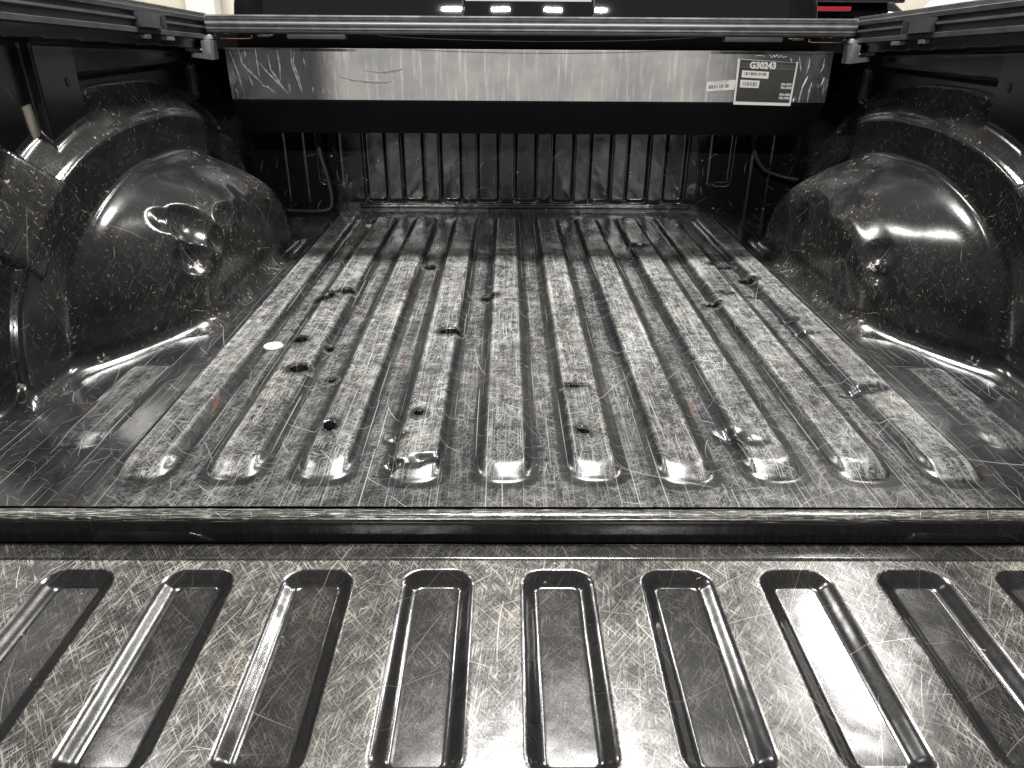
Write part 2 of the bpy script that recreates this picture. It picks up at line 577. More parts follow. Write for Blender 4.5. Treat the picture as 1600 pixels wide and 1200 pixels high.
def wob(x, y, s, seed):
    g = np.random.default_rng(seed)
    o = 0
    for i in range(7):
        a = g.uniform(0, 2 * PI)
        f = s * g.uniform(0.5, 1.8)
        o = o + np.sin(f * (x * np.cos(a) + y * np.sin(a)) + g.uniform(0, 6.28)) / 7
    return o


def sheet_objects(name, us, vs, hfun, place, idfun, wear, groups, flip=False, keep=None):
    """height sheet over (u, v); faces go to the object whose id covers them.
    groups: {id: (name, material, parent)}; parent may be an id already built"""
    U, Vv = np.meshgrid(us, vs, indexing='xy')
    H = hfun(U, Vv)
    e = 4e-4
    du = (hfun(U + e, Vv) - hfun(U - e, Vv)) / (2 * e)
    dv = (hfun(U, Vv + e) - hfun(U, Vv - e)) / (2 * e)
    P, N = place(U, Vv, H, du, dv)
    P, N = P.reshape(-1, 3), N.reshape(-1, 3)
    N /= np.linalg.norm(N, axis=1)[:, None]
    nv, nu = U.shape
    idx = np.arange(nv * nu).reshape(nv, nu)
    F = np.stack([idx[:-1, :-1], idx[:-1, 1:], idx[1:, 1:], idx[1:, :-1]], -1).reshape(-1, 4)
    if flip:
        F = F[:, ::-1]
    cu = 0.5 * (U[:-1, :-1] + U[1:, 1:]).ravel()
    cv = 0.5 * (Vv[:-1, :-1] + Vv[1:, 1:]).ravel()
    ids = idfun(cu, cv)
    ok = np.ones(len(F), bool) if keep is None else keep(cu, cv)
    W = wear(U, Vv).ravel()
    out = {}
    for k, (nm, mt, par) in groups.items():
        sel = F[(ids == k) & ok]
        if not len(sel):
            continue
        me = fast_mesh(nm, P, sel, N, W)
        out[k] = link(nm, me, mt, out[par] if isinstance(par, int) else par)
    return out


# ================================================================== THE TRUCK
truck = empty('pickup_truck', 'black pickup truck seen into its scratched open cargo bed', 'truck')

# ---- holes in the bed floor: x, y, rx, ry, turn
HOLES = [
    (-0.458, 1.543, 0.021, 0.026, 0.0), (-0.416, 1.574, 0.018, 0.018, 0.0), (-0.447, 1.291, 0.014, 0.015, 0.3),
    (-0.4186, 1.1627, 0.017, 0.017, 0.2), (-0.389, 1.270, 0.007, 0.011, 0.2), (-0.358, 1.138, 0.007, 0.009, 0.1),
    (-0.322, 0.9606, 0.011, 0.016, 0.3), (-0.1936, 1.0024, 0.008, 0.009, 0.0), (-0.251, 1.786, 0.014, 0.018, 0.3),
    (-0.097, 1.550, 0.017, 0.016, 0.4), (-0.1696, 1.336, 0.022, 0.014, 0.2), 
    (0.0534, 1.097, 0.017, 0.007, 0.0), (0.0534, 0.9478, 0.008, 0.011, 0.6), (0.2986, 1.962, 0.026, 0.020, 0.0),
    (0.4782, 1.796, 0.030, 0.014, 0.0), (0.5136, 1.682, 0.021, 0.016, 0.2), 
    (0.3881, 1.516, 0.015, 0.012, 0.0), 
    
]
RIB_S = 0.123
RIBS = []  # xc, y rear, y front
for k in (-4.5, -3.5, -2.5, -1.5, -0.5, 0.5, 1.5, 2.5, 3.5, 4.5):
    RIBS.append((k * RIB_S, 0.822 + rng.uniform(-0.004, 0.004), 2.305))
RIBS.append((-0.680, 0.905, 1.205))
RIBS.append((0.680, 0.905, 1.205))


def rib_d(x, y, r):
    xc, y0, y1 = r
    return rbox(x - xc, y - 0.5 * (y0 + y1), 0.0405, 0.5 * (y1 - y0), 0.026)


DENTS = [  # x, y, rx, ry, turn, depth: punched dimples with a crisp brim
    (-0.178, 0.872, 0.030, 0.016, 0.45, 0.0095), (-0.214, 0.862, 0.018, 0.013, 0.2, 0.007), (-0.222, 0.935, 0.020, 0.012, 0.3, 0.004),
    (0.272, 0.945, 0.022, 0.030, 0.4, 0.009), (0.300, 0.925, 0.020, 0.020, 0.0, 0.006),
    (0.530, 1.092, 0.034, 0.016, 0.2, 0.008), (0.560, 1.100, 0.016, 0.016, 0.2, 0.005),
    (0.434, 1.579, 0.018, 0.016, 0.0, 0.005), (0.497, 1.580, 0.016, 0.014, 0.0, 0.006), (0.522, 1.4165, 0.020, 0.017, 0.0, 0.005),
    (0.5297, 1.342, 0.016, 0.012, 0.2, 0.005), (0.515, 1.350, 0.012, 0.012, 0.2, 0.004),
]


def dent_q(x, y, d):
    c, s_ = math.cos(d[4]), math.sin(d[4])
    u, v = (x - d[0]) * c + (y - d[1]) * s_, -(x - d[0]) * s_ + (y - d[1]) * c
    return np.hypot(u / d[2], v / d[3]) * (1 + 0.12 * np.sin(3 * np.arctan2(v, u) + d[0] * 40))


def rib_p(x, y, r):
    """pressed profile: steep flanks, long sloping ends"""
    xc, y0, y1 = r
    f = 1 - sst(-0.0165, 0.0, rib_d(x, y, r))
    return f * sst(y0, y0 + 0.050, y - 14.0 * (x - xc) ** 2) ** 0.8 * (1 - sst(y1 - 0.03, y1, y))


def floor_h(x, y):
    h = 0.0007 * wob(x, y, 18, 3) + 0.0003 * wob(x, y, 55, 4)
    for r in RIBS:
        h = h + (0.0115 if r[1] < 0.9 else 0.006) * rib_p(x, y, r)
    for d in DENTS:
        q = dent_q(x, y, d)
        h = h - 0.62 * d[5] * (1 - sst(0.0, 1.15, q)) - 0.2 * d[5] * np.exp(-q * q / 2.0)
    return h


def floor_wear_light(x, y):
    w = 0.06 + 0 * x
    for r in RIBS:
        d = rib_d(x, y, r)
        w = np.maximum(w, 0.06 + 0.94 * (1 - sst(-0.020, -0.009, d)) * (0.62 + 0.45 * np.exp(-(np.abs(d) - 0.015) ** 2 / 2.5e-5)))
        val = (1 - sst(0.0, 0.008, d))
    valley = 0.40 * (1 - sst(0.50, 0.64, np.abs(x)))
    inr = np.minimum.reduce([rib_d(x, y, r) for r in RIBS])
    w = np.where(inr > 0.004, np.maximum(w, valley * sst(0.004, 0.010, inr)), w)
    w = w * (0.85 + 0.45 * wob(x * 1.6, y * 0.6, 26, 9) + 0.25 * wob(x, y, 70, 10))
    # fewer scratches and less haze towards the front, and at the wheel sides
    w = w * (1 - 0.55 * sst(1.95, 2.15, y))
    w = w * (1 - 0.6 * sst(0.60, 0.66, np.abs(x)))
    w = w * (0.74 + 0.38 * sst(0.80, 1.45, y))  # thinned towards the tailgate to imitate the dimmer light at that end
    for d in DENTS:
        w = w * (1 - 0.92 * (1 - sst(0.85, 1.25, dent_q(x, y, d))))
    return np.clip(w, 0.02, 1.0)


def floor_id(x, y):
    o = np.zeros(len(x), int)
    for i, r in enumerate(RIBS):
        o[rib_d(x, y, r) < 0.0] = i + 1
    return o


def floor_keep(x, y):
    ok = np.ones(len(x), bool)
    for (hx, hy, rx, ry, a) in HOLES:
        c, s = math.cos(a), math.sin(a)
        u, v = (x - hx) * c + (y - hy) * s, -(x - hx) * s + (y - hy) * c
        ok &= ((u / rx) ** 2 + (v / ry) ** 2) > 0.92
    return ok


def place_floor(U, V, H, du, dv):
    return np.stack([U, V, H], -1), np.stack([-du, -dv, np.ones_like(U)], -1)


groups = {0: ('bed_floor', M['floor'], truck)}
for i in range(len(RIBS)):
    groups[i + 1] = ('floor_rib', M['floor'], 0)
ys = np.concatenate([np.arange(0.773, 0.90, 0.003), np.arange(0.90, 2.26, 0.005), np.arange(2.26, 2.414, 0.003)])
FL = sheet_objects('bed_floor', np.arange(-0.845, 0.8451, 0.0028), ys, floor_h, place_floor, floor_id, floor_wear_light, groups, keep=floor_keep)
bed_floor = FL[0]
box('hole_backing', (0, 1.6, -0.075), (1.66, 1.6, 0.02), M['black'], truck)  # black plate added so the floor holes look dark

# torn and drilled holes: collar pressed round the edge, wall going down
for j, (hx, hy, rx, ry, a) in enumerate(HOLES):
    seg = 28
    vs, fs = [], []
    g = np.random.default_rng(100 + j)
    ph = g.uniform(0, 6.28, 4)
    rings = ((None, 0.0005), (1.10, 0.0016), (0.99, 0.0009), (0.90, -0.004), (0.86, -0.022))
    for q, (f, dz) in enumerate(rings):
        for s in range(seg):
            t = 2 * PI * s / seg
            irr = 1 + 0.07 * math.sin(2 * t + ph[0]) + 0.06 * math.sin(3 * t + ph[1]) + 0.03 * math.sin(5 * t + ph[2])
            if f is None:
                ex, ey = (rx + 0.010) * math.cos(t), (ry + 0.012) * math.sin(t)
            else:
                ex, ey = rx * f * irr * math.cos(t), ry * f * irr * math.sin(t)
            x = hx + ex * math.cos(a) - ey * math.sin(a)
            y = hy + ex * math.sin(a) + ey * math.cos(a)
            base = float(floor_h(np.array(x), np.array(y)))
            vs.append((x, y, base + dz))
    for q in range(len(rings) - 1):
        for s in range(seg):
            b = (s + 1) % seg
            fs.append((q * seg + s, q * seg + b, (q + 1) * seg + b, (q + 1) * seg + s))
    me = poly_mesh('hole', vs, fs, smooth=True)
    at = me.attributes.new('wear', 'FLOAT', 'POINT')
    at.data.foreach_set('value', [0.35 if (i < seg) else 0.02 for i in range(len(me.vertices))])
    link('hole', me, M['floor'], bed_floor)

# ---- rear sill of the bed
prof = [(0.7705, -0.030), (0.7705, -0.0022), (0.7690, -0.0008), (0.7640, -0.0004), (0.7585, -0.0006), (0.7550, -0.0016), (0.7528, -0.0034), (0.7517, -0.0060),
        (0.7512, -0.0100), (0.7512, -0.10), (0.80, -0.10), (0.80, -0.030)]
sill = extrude('rear_sill', prof, 'x', -0.86, 0.86, M['sill'], truck, angle=50)
sm = sill.data
at = sm.attributes.new('wear', 'FLOAT', 'POINT')
at.data.foreach_set('value', [1.0 if v.co.z > -0.006 else 0.0 for v in sm.vertices])
for xs in (-0.50, 0.52):
    vs, fs = [], []
    pr = [(-0.078, 0), (-0.070, 0.0125), (-0.055, 0.0145), (0.048, 0.0140), (0.058, 0.011), (0.074, 0)]
    n = len(pr)
    for yy, sc in ((0.7514, 1.0), (0.7488, 0.94)):
        for (px, pz) in pr:
            vs.append((xs + px * sc, yy, -0.036 + pz * sc))
    fs = [tuple(range(n, 2 * n))] + [(i, (i + 1) % n, n + (i + 1) % n, n + i) for i in range(n)]
    me = poly_mesh('hinge_pad', vs, fs, bevel=0.0012)
    link('hinge_pad', me, M['gloss'], sill)

# ---- tailgate, folded flat
TG_S = 0.1383
TG = [(k * TG_S, 0.418, 0.6890) for k in range(-5, 6)]


def tg_d(x, y, r):
    return rbox(x - r[0], y - 0.5 * (r[1] + r[2]), 0.0425, 0.5 * (r[2] - r[1]), 0.026)


def tg_h(x, y):
    h = -0.0300 + 0.0006 * wob(x, y, 14, 13) + 0.0002 * wob(x, y, 60, 14)
    for r in TG:
        d = tg_d(x, y, r)
        h = h - 0.0115 * (1 - sst(-0.0205, 0.002, d))
    h = h - 0.0050 * sst(0.7050, 0.7095, y) + 0.0016 * sst(0.7095, 0.7150, y)
    e = np.clip((y - 0.7385) / 0.008, 0, 1)
    h = h - 0.008 * (1 - np.sqrt(np.maximum(1 - e * e, 0.0)))
    h = h - 0.006 * np.clip((0.225 - y) / 0.02, 0, 1) ** 2
    return h


def tg_wear(x, y):
    d = np.minimum.reduce([tg_d(x, y, r) for r in TG])
    w = np.where(d > 0, 0.78 + 0.22 * np.exp(-(d - 0.004) ** 2 / 6e-5), 0.0)
    w = np.where(d <= 0, 0.03 + 0.17 * (1 - sst(-0.024, -0.019, d)), w)
    w = np.where(y > 0.7060, 0.22, w)
    w = np.where((y > 0.698) & (y < 0.7055), 1.0, w)
    return np.clip(w * (0.85 + 0.55 * wob(x, y, 20, 19) + 0.2 * wob(x, y, 60, 20)), 0.02, 1)


def tg_id(x, y):
    o = np.zeros(len(x), int)
    for i, r in enumerate(TG):
        o[tg_d(x, y, r) < 0.0] = i + 1
    return o


groups = {0: ('tailgate', M['tailgate'], truck)}
for i in range(len(TG)):
    groups[i + 1] = ('pressed_channel', M['tailgate'], 0)
ys = np.concatenate([np.arange(0.205, 0.405, 0.006), np.arange(0.405, 0.47, 0.0025), np.arange(0.47, 0.65, 0.004), np.arange(0.65, 0.7385, 0.002),
                     0.7385 + 0.008 * np.sin(np.linspace(0, PI / 2, 8))])
TGO = sheet_objects('tailgate', np.arange(-0.775, 0.7751, 0.0022), ys, tg_h, place_floor, tg_id, tg_wear, groups)
tailgate = TGO[0]
vs = [(x, y, z) for x in (-0.775, 0.775) for (y, z) in ((0.205, -0.040), (0.7464, -0.0395), (0.7464, -0.085), (0.205, -0.085))]
fs = [(3, 2, 6, 7), (1, 5, 6, 2), (0, 3, 7, 4), (0, 1, 2, 3), (4, 7, 6, 5)]
link('tailgate_shell', poly_mesh('tailgate_shell', vs, fs), M['gloss'], tailgate)

# ---- front bulkhead
BH_Y = 2.412
BH = [(k * 0.1187, 0.030, 0.50) for k in range(-4, 5)] + [(-0.622, 0.085, 0.50), (0.622, 0.085, 0.50)]


def bh_d(x, z, r):
    return rbox(x - r[0], z - 0.5 * (r[1] + r[2]), 0.0345, 0.5 * (r[2] - r[1]), 0.017)


def bh_h(x, z):
    h = 0.0016 * wob(x, z, 13, 23) + 0.0008 * wob(x, z, 34, 24)
    for r in BH:
        d = bh_d(x, z, r)
        h = h + 0.009 * (1 - sst(-0.009, 0.0, d)) - 0.0022 * np.exp(-(d - 0.002) ** 2 / 8e-6)
    d = rbox(x, z - 0.0145, 0.53, 0.0032, 0.003)
    h = h - 0.004 * (1 - sst(-0.001, 0.004, d))
    for xc in (-0.70, -0.76, 0.72, 0.78):
        h = h - 0.003 * np.exp(-(x - xc) ** 2 / 1.2e-5)
    return h


def bh_id(x, z):
    o = np.zeros(len(x), int)
    for i, r in enumerate(BH):
        o[bh_d(x, z, r) < 0.0] = i + 1
    return o


def place_bh(U, V, H, du, dv):
    return np.stack([U, BH_Y + H, V], -1), np.stack([du, -np.ones_like(U), dv], -1)


groups = {0: ('bulkhead', M['bulkhead'], truck)}
for i in range(len(BH)):
    groups[i + 1] = ('bulkhead_channel', M['bulkhead'], 0)
sheet_objects('bulkhead', np.arange(-0.875, 0.8751, 0.0026), np.concatenate([np.arange(-0.005, 0.12, 0.002), np.arange(0.12, 0.561, 0.006)]),
              bh_h, place_bh, bh_id, lambda x, z: 0 * x + 0.4, groups)

# ---- bed sides with wheel housings, from a signed distance field
WALL = 0.862


def smin(a, b, k):
    h = np.clip(0.5 + 0.5 * (b - a) / k, 0, 1)
    return b + (a - b) * h - k * h * (1 - h)


def smax(a, b, k):
    return -smin(-a, -b, k)


def ell(y, z, c, a, b, p=2.0):
    r = (np.abs((y - c) / a) ** p + np.abs(z / b) ** p) ** (1 / p)
    return (r - 1) * np.minimum(a, b)


RISE = 0.05  # the bed rails climb a little towards the tailgate


def side_fields(u, y, z, dents):
    """u = inward distance from the wall sheet"""
    wall = u - 0.0 - 0.0015 * wob(y, z, 16, 33)
    # recessed panel above the arch, and uprights left standing
    rec = np.maximum(np.maximum(np.abs(y - 1.78) - 0.30, np.abs(z - 0.435) - 0.052), -u - 0.03)
    wall = wall + 0.016 * (1 - sst(-0.012, 0.004, rbox(y - 1.775, z - 0.415, 0.29, 0.045, 0.015)))
    post = np.maximum(u - 0.022, rbox(y - 1.395, z - 0.46, 0.062, 0.23, 0.008))
    wall = smin(wall, post, 0.006)
    flange = np.maximum(u - 0.05, 0.488 + RISE * (2.05 - y) - z)
    wall = smin(wall, flange, 0.012)
    # outer arch
    arch = np.maximum(u - 0.052, ell(y, z, 1.645, 0.60, 0.372, 2.25))
    arch = smax(u - 0.052, ell(y, z, 1.645, 0.60, 0.372, 2.25), 0.010)
    slope = smax(ell(y, z, 1.66, 0.665, 0.418, 2.25) + u * 0.9, u - 0.046, 0.006)
    arch = smin(arch, slope, 0.004)
    # rear pad standing off the arch
    ca, sa = math.cos(0.78), math.sin(0.78)
    py, pz = (y - 1.180) * ca + (z - 0.272) * sa, -(y - 1.180) * sa + (z - 0.272) * ca
    er = np.maximum(ell(y, z, 1.645, 0.60, 0.372, 2.25), 0.0)
    pad = smax(u - 0.060 + 0.55 * er, rbox(py, pz, 0.092, 0.052, 0.012), 0.012)
    # lower rear run of the arch that sweeps into the floor
    # inner drum
    w_ = u - 0.066
    ts = smin(0.5 * (w_ + np.sqrt(w_ * w_ + 0.016 ** 2)) / 0.115, 1.0 + 0 * u, 0.15)
    c = 1.655 + 0.060 * ts
    a = 0.485 - 0.145 * ts
    b = 0.285 - 0.060 * ts
    drum = smax(ell(y, z, c, a, b, 2.2), u - 0.212, 0.055)
    for (du_, dy_, dz_, rr, k) in dents:
        q = np.sqrt((u - du_) ** 2 + (y - dy_) ** 2 + (z - dz_) ** 2)
        drum = smax(drum, rr - q, k)
    drum = drum - 0.002 * wob(y + u, z - u, 22, 41)
    return wall, np.minimum(arch, pad), drum


def side_sdf(u, y, z, dents):
    wall, arch, drum = side_fields(u, y, z, dents)
    wh = smin(arch, drum, 0.020)
    s = smin(wall, wh, 0.010)
    fl = z
    return smin(s, fl, 0.045)


def surface_nets(D, origin, h):
    nx, ny, nz = D.shape
    S = D < 0
    c = np.zeros((nx - 1, ny - 1, nz - 1), np.int16)
    for i in (0, 1):
        for j in (0, 1):
            for k in (0, 1):
                c += S[i:nx - 1 + i, j:ny - 1 + j, k:nz - 1 + k]
    act = (c > 0) & (c < 8)
    vid = -np.ones(act.shape, np.int64)
    ii = np.argwhere(act)
    vid[act] = np.arange(len(ii))
    acc = np.zeros((len(ii), 3))
    cnt = np.zeros(len(ii))
    for ax in range(3):
        for p in (0, 1):
            for q in (0, 1):
                o0 = [0, 0, 0]
                oth = [a for a in range(3) if a != ax]
                o0[oth[0]], o0[oth[1]] = p, q
                o1 = list(o0)
                o1[ax] = 1
                d0 = D[ii[:, 0] + o0[0], ii[:, 1] + o0[1], ii[:, 2] + o0[2]]
                d1 = D[ii[:, 0] + o1[0], ii[:, 1] + o1[1], ii[:, 2] + o1[2]]
                cr = (d0 < 0) != (d1 < 0)
                t = np.where(cr, d0 / np.where(cr, d0 - d1, 1), 0)
                pt = np.tile(np.array(o0, float), (len(ii), 1))
                pt[:, ax] += t
                acc[cr] += pt[cr]
                cnt[cr] += 1
    V = (ii + acc / cnt[:, None]) * h + np.array(origin)
    F = []
    for ax in range(3):
        b, cc = [(1, 2), (2, 0), (0, 1)][ax]
        sl0 = [slice(None)] * 3
        sl1 = [slice(None)] * 3
        sl0[ax], sl1[ax] = slice(0, -1), slice(1, None)
        A, B = S[tuple(sl0)], S[tuple(sl1)]
        e = np.argwhere(A != B)
        lim = act.shape
        ok = (e[:, b] > 0) & (e[:, cc] > 0) & (e[:, b] < lim[b]) & (e[:, cc] < lim[cc])
        e = e[ok]
        f = A[e[:, 0], e[:, 1], e[:, 2]]

        def g(db, dc):
            k = e.copy()
            k[:, b] += db
            k[:, cc] += dc
            return vid[k[:, 0], k[:, 1], k[:, 2]]
        q = np.stack([g(-1, -1), g(0, -1), g(0, 0), g(-1, 0)], -1)
        q[~f] = q[~f][:, ::-1]
        F.append(q)
    F = np.concatenate(F)
    F = F[(F >= 0).all(1)]
    return V, F


def build_side(sgn, dents):
    h = 0.0055
    o = (-0.035, 0.755, -0.012)
    us = np.arange(o[0], 0.27, h)
    ys = np.arange(o[1], 2.43, h)
    zs = np.arange(o[2], 0.600, h)
    U, Y, Z = np.meshgrid(us, ys, zs, indexing='ij')
    D = side_sdf(U, Y, Z, dents)
    V, F = surface_nets(D, o, h)

    def sd(V):
        return side_sdf(V[:, 0], V[:, 1], V[:, 2], dents)
    e = 0.0012
    for it in range(2):
        N = np.stack([sd(V + np.eye(3)[a] * e) - sd(V - np.eye(3)[a] * e) for a in range(3)], -1)
        g = np.linalg.norm(N, axis=1)
        V = V - (N / g[:, None]) * (sd(V) / np.maximum(g / (2 * e), 0.3))[:, None]
    N = np.stack([sd(V + np.eye(3)[a] * e) - sd(V - np.eye(3)[a] * e) for a in range(3)], -1)
    N /= np.linalg.norm(N, axis=1)[:, None]
    fc = V[F].mean(1)
    wall, arch, drum = side_fields(fc[:, 0], fc[:, 1], fc[:, 2], dents)
    wh = np.minimum(arch, drum)
    iswh = (wh < wall + 0.004) & (wh < 0.03)
    keep = (fc[:, 2] > 0.0016) & (fc[:, 2] < 0.531 + RISE * (2.05 - fc[:, 1]))
    Vw = V.copy()
    Vw[:, 2] -= 0.0016
    W = np.stack([sgn * (WALL - Vw[:, 0]), Vw[:, 1], Vw[:, 2]], -1)
    Nw = N.copy()
    Nw[:, 0] *= -sgn
    # rubbed most on the inner shoulder of the drum
    du = V[:, 0]
    wear = np.clip(0.35 + 4.5 * (du - 0.09), 0.25, 1.0) * np.clip(0.80 + 0.7 * wob(V[:, 1], V[:, 2] + du, 24, 77), 0.25, 1)
    _, ar, dr = side_fields(V[:, 0], V[:, 1], V[:, 2], dents)
    ondrum = dr < ar
    wear = np.where(ondrum, wear, 0.30)
    wear = np.where((~ondrum) & (V[:, 1] < 1.31) & (V[:, 2] > 0.19), 0.45, wear)
    Fo = F if sgn < 0 else F[:, ::-1]
    # orientation check against the field normal
    a, b_, c = W[Fo[:, 0]], W[Fo[:, 1]], W[Fo[:, 2]]
    if (np.einsum('ij,ij->i', np.cross(b_ - a, c - a), Nw[Fo[:, 0]]) > 0).mean() < 0.5:
        Fo = Fo[:, ::-1]
    me = fast_mesh('wheel_housing', W, Fo[iswh & keep], Nw, wear)
    wo = link('wheel_housing', me, M['arch'], truck)
    me = fast_mesh('bed_side', W, Fo[(~iswh) & keep], Nw, wear)
    so = link('bed_side', me, M['wall'], truck)
    for (yy, zz) in ((1.418, 0.452), (1.402, 0.372)):
        q = poly_mesh('post_hole', [(sgn * (WALL - 0.0228), yy + 0.0055 * math.cos(t), zz + 0.009 * math.sin(t)) for t in np.linspace(0, 2 * PI, 13)[:-1]]
                      + [(sgn * (WALL - 0.0240), yy + 0.0045 * math.cos(t), zz + 0.0078 * math.sin(t)) for t in np.linspace(0, 2 * PI, 13)[:-1]],
                      [(i, (i + 1) % 12, 12 + (i + 1) % 12, 12 + i) for i in range(12)] + [tuple(range(12, 24))])
        link('post_hole', q, M['black'], so)
    return wo, so


def place_dents(spec):
    """spec: rough point on the drum (u, y, z), radius, depth, crease softness"""
    out = []
    for (u0, y0, z0, rr, dep, k) in spec:
        p = np.array([u0, y0, z0])

        def f(p):
            return float(side_fields(np.array(p[0]), np.array(p[1]), np.array(p[2]), [])[2])
        for it in range(12):
            g = np.array([(f(p + np.eye(3)[i] * 1e-3) - f(p - np.eye(3)[i] * 1e-3)) / 2e-3 for i in range(3)])
            p = p - g * f(p) / max(g @ g, 1e-6)
        n_ = g / np.linalg.norm(g)
        c_ = p + n_ * (rr - dep)
        out.append((c_[0], c_[1], c_[2], rr, k))
    return out


DENT_L = place_dents([(0.149, 1.480, 0.177, 0.085, 0.017, 0.005), (0.163, 1.435, 0.124, 0.055, 0.015, 0.005), (0.169, 1.392, 0.066, 0.024, 0.008, 0.004),
                      (0.192, 1.577, 0.174, 0.080, 0.012, 0.006), (0.165, 1.510, 0.135, 0.050, 0.012, 0.005), (0.135, 1.440, 0.205, 0.060, 0.007, 0.006),
                      (0.20, 1.70, 0.215, 0.10, 0.006, 0.01), (0.205, 1.82, 0.12, 0.09, 0.006, 0.01)])
DENT_R = place_dents([(0.176, 1.418, 0.103, 0.030, 0.009, 0.005), (0.170, 1.440, 0.135, 0.060, 0.008, 0.006), (0.198, 1.60, 0.205, 0.10, 0.008, 0.010),
                      (0.205, 1.75, 0.13, 0.09, 0.006, 0.01), (0.190, 1.52, 0.07, 0.06, 0.006, 0.008)])
whl, sidel = build_side(-1, DENT_L)
whr, sider = build_side(1, DENT_R)
# tan strip stands in for light showing in the slot behind the left upright
box('slot_light_strip', (-(WALL - 0.002), 1.318, 0.385), (0.004, 0.022, 0.075), M['tan'], sidel, bevel=0.001, rot=(R(8), 0, 0))

# ---- hoses on the bulkhead
tube('drain_hose', [(-0.632, 2.385, 0.30), (-0.640, 2.375, 0.20), (-0.622, 2.372, 0.11), (-0.615, 2.370, 0.04), (-0.632, 2.365, 0.012), (-0.70, 2.36, 0.009), (-0.76, 2.36, 0.012)],
     0.0065, M['rubber'], truck)
tube('drain_hose', [(0.695, 2.385, 0.33), (0.700, 2.380, 0.25), (0.712, 2.375, 0.19), (0.745, 2.37, 0.145), (0.80, 2.36, 0.125), (0.85, 2.34, 0.118)],
     0.0060, M['rubber'], truck)

# ---- cab
vs = []
CABR = [(-0.93, 0.45), (-0.915, 0.60), (-0.86, 0.95), (-0.78, 1.18), (-0.66, 1.25), (0.66, 1.25), (0.78, 1.18), (0.86, 0.95), (0.915, 0.60), (0.93, 0.45)]
n = len(CABR)


def cab_y(z):
    return 2.56 + 0.30 * max(z - 0.5, 0) * 0.9


for dy in (0.0, 1.9):
    for (x, z) in CABR:
        vs.append((x, cab_y(z) + dy, z))
fs = [tuple(range(n))] + [(i, n + i, n + (i + 1) % n, (i + 1) % n) for i in range(n)] + [tuple(range(2 * n - 1, n - 1, -1))]
cab = link('cab', poly_mesh('cab', vs, fs, bevel=0.02, seg=3), M['gloss'], truck)
box('cab_lower', (0, 2.75, 0.1), (1.9, 0.30, 0.9), M['gloss'], truck, bevel=0.02)


def slab(name, x0, x1, z0, z1, off, th, mat, parent, bevel=0.003):
    vs = []
    for o in (off, off - th):
        for (x, z) in ((x0, z0), (x1, z0), (x1, z1), (x0, z1)):
            vs.append((x, cab_y(z) + o, z))
    fs = [(0, 1, 2, 3), (4, 7, 6, 5), (0, 4, 5, 1), (1, 5, 6, 2), (2, 6, 7, 3), (3, 7, 4, 0)]
    return link(name, poly_mesh(name, vs, fs, bevel=bevel), mat, parent)


win = slab('rear_window', -0.82, 0.82, 0.535, 1.02, 0.001, 0.008, M['glass'], cab)
slab('slider_pane', -0.195, 0.205, 0.54, 0.98, -0.0075, 0.006, M['glass'], win)
for x in (-0.199, 0.209):
    slab('window_seal', x - 0.003, x + 0.003, 0.54, 0.98, -0.0078, 0.007, M['rail'], win, bevel=0.001)
slab('paper_strip', -0.190, 0.200, 0.612, 0.66, -0.0142, 0.0012, M['white'], win, bevel=0.0)

# ================================================================== THE TONNEAU COVER
cover = empty('tonneau_cover', 'retractable bed cover with grey side rails and film wrapped canister', 'bed cover')
CW = 0.795
prof = [(2.116, 0.4865), (2.1155, 0.3660), (2.1165, 0.3625), (2.1200, 0.3590), (2.203, 0.270), (2.39, 0.268), (2.39, 0.4890), (2.1185, 0.4890)]
# face and underside are separate panels round one box
can = extrude('canister', [(2.124, 0.486), (2.124, 0.362), (2.206, 0.274), (2.39, 0.274), (2.39, 0.486)], 'x', -CW + 0.004, CW - 0.004, M['black'], cover)


box('black_filler', (0, 2.28, 0.520), (1.56, 0.20, 0.066), M['black'], can)  # black filler added to darken the gap between canister and header


def panel(name, a, b, th, mat, parent, nx=60, nz=6, amp=0.0):
    (ya, za), (yb, zb) = a, b
    d = Vector((0, yb - ya, zb - za)).normalized()
    nrm = Vector((0, d.z, -d.y))
    if nrm.y > 0:
        nrm = -nrm
    vs, fs = [], []
    for j in range(nz + 1):
        for i in range(nx + 1):
            t, s = j / nz, i / nx
            x = -CW + 2 * CW * s
            e = min(1, max(0, (abs(x) - 0.55) / 0.2))
            k = amp * (0.25 + e) * math.sin(37 * x + 3 * t + 2 * math.sin(11 * x)) * math.sin(PI * t)
            p = Vector((x, ya + (yb - ya) * t, za + (zb - za) * t)) + nrm * (th + k)
            vs.append(p)
    for j in range(nz):
        for i in range(nx):
            q = j * (nx + 1) + i
            fs.append((q, q + 1, q + nx + 2, q + nx + 1))
    m0 = len(vs)
    rim = [i for i in range(nx + 1)] + [j * (nx + 1) + nx for j in range(1, nz + 1)] + [nz * (nx + 1) + i for i in range(nx - 1, -1, -1)] + [j * (nx + 1) for j in range(nz - 1, 0, -1)]
    for i in rim:
        vs.append(Vector(vs[i]) - nrm * (th + 0.002))
    L = len(rim)
    for i in range(L):
        fs.append((rim[i], m0 + i, m0 + (i + 1) % L, rim[(i + 1) % L]))
    me = poly_mesh(name, vs, fs)
    me.polygons.foreach_set('use_smooth', [True] * len(me.polygons))
    me.set_sharp_from_angle(angle=R(50))
    return link(name, me, mat, parent)


panel('front_panel', (2.124, 0.4885), (2.124, 0.3635), 0.0085, M['film'], can, amp=0.0012)
panel('lower_panel', (2.1205, 0.3600), (2.203, 0.2705), 0.0035, M['underfilm'], can, amp=0.0015)
FY = 2.1137  # face plane

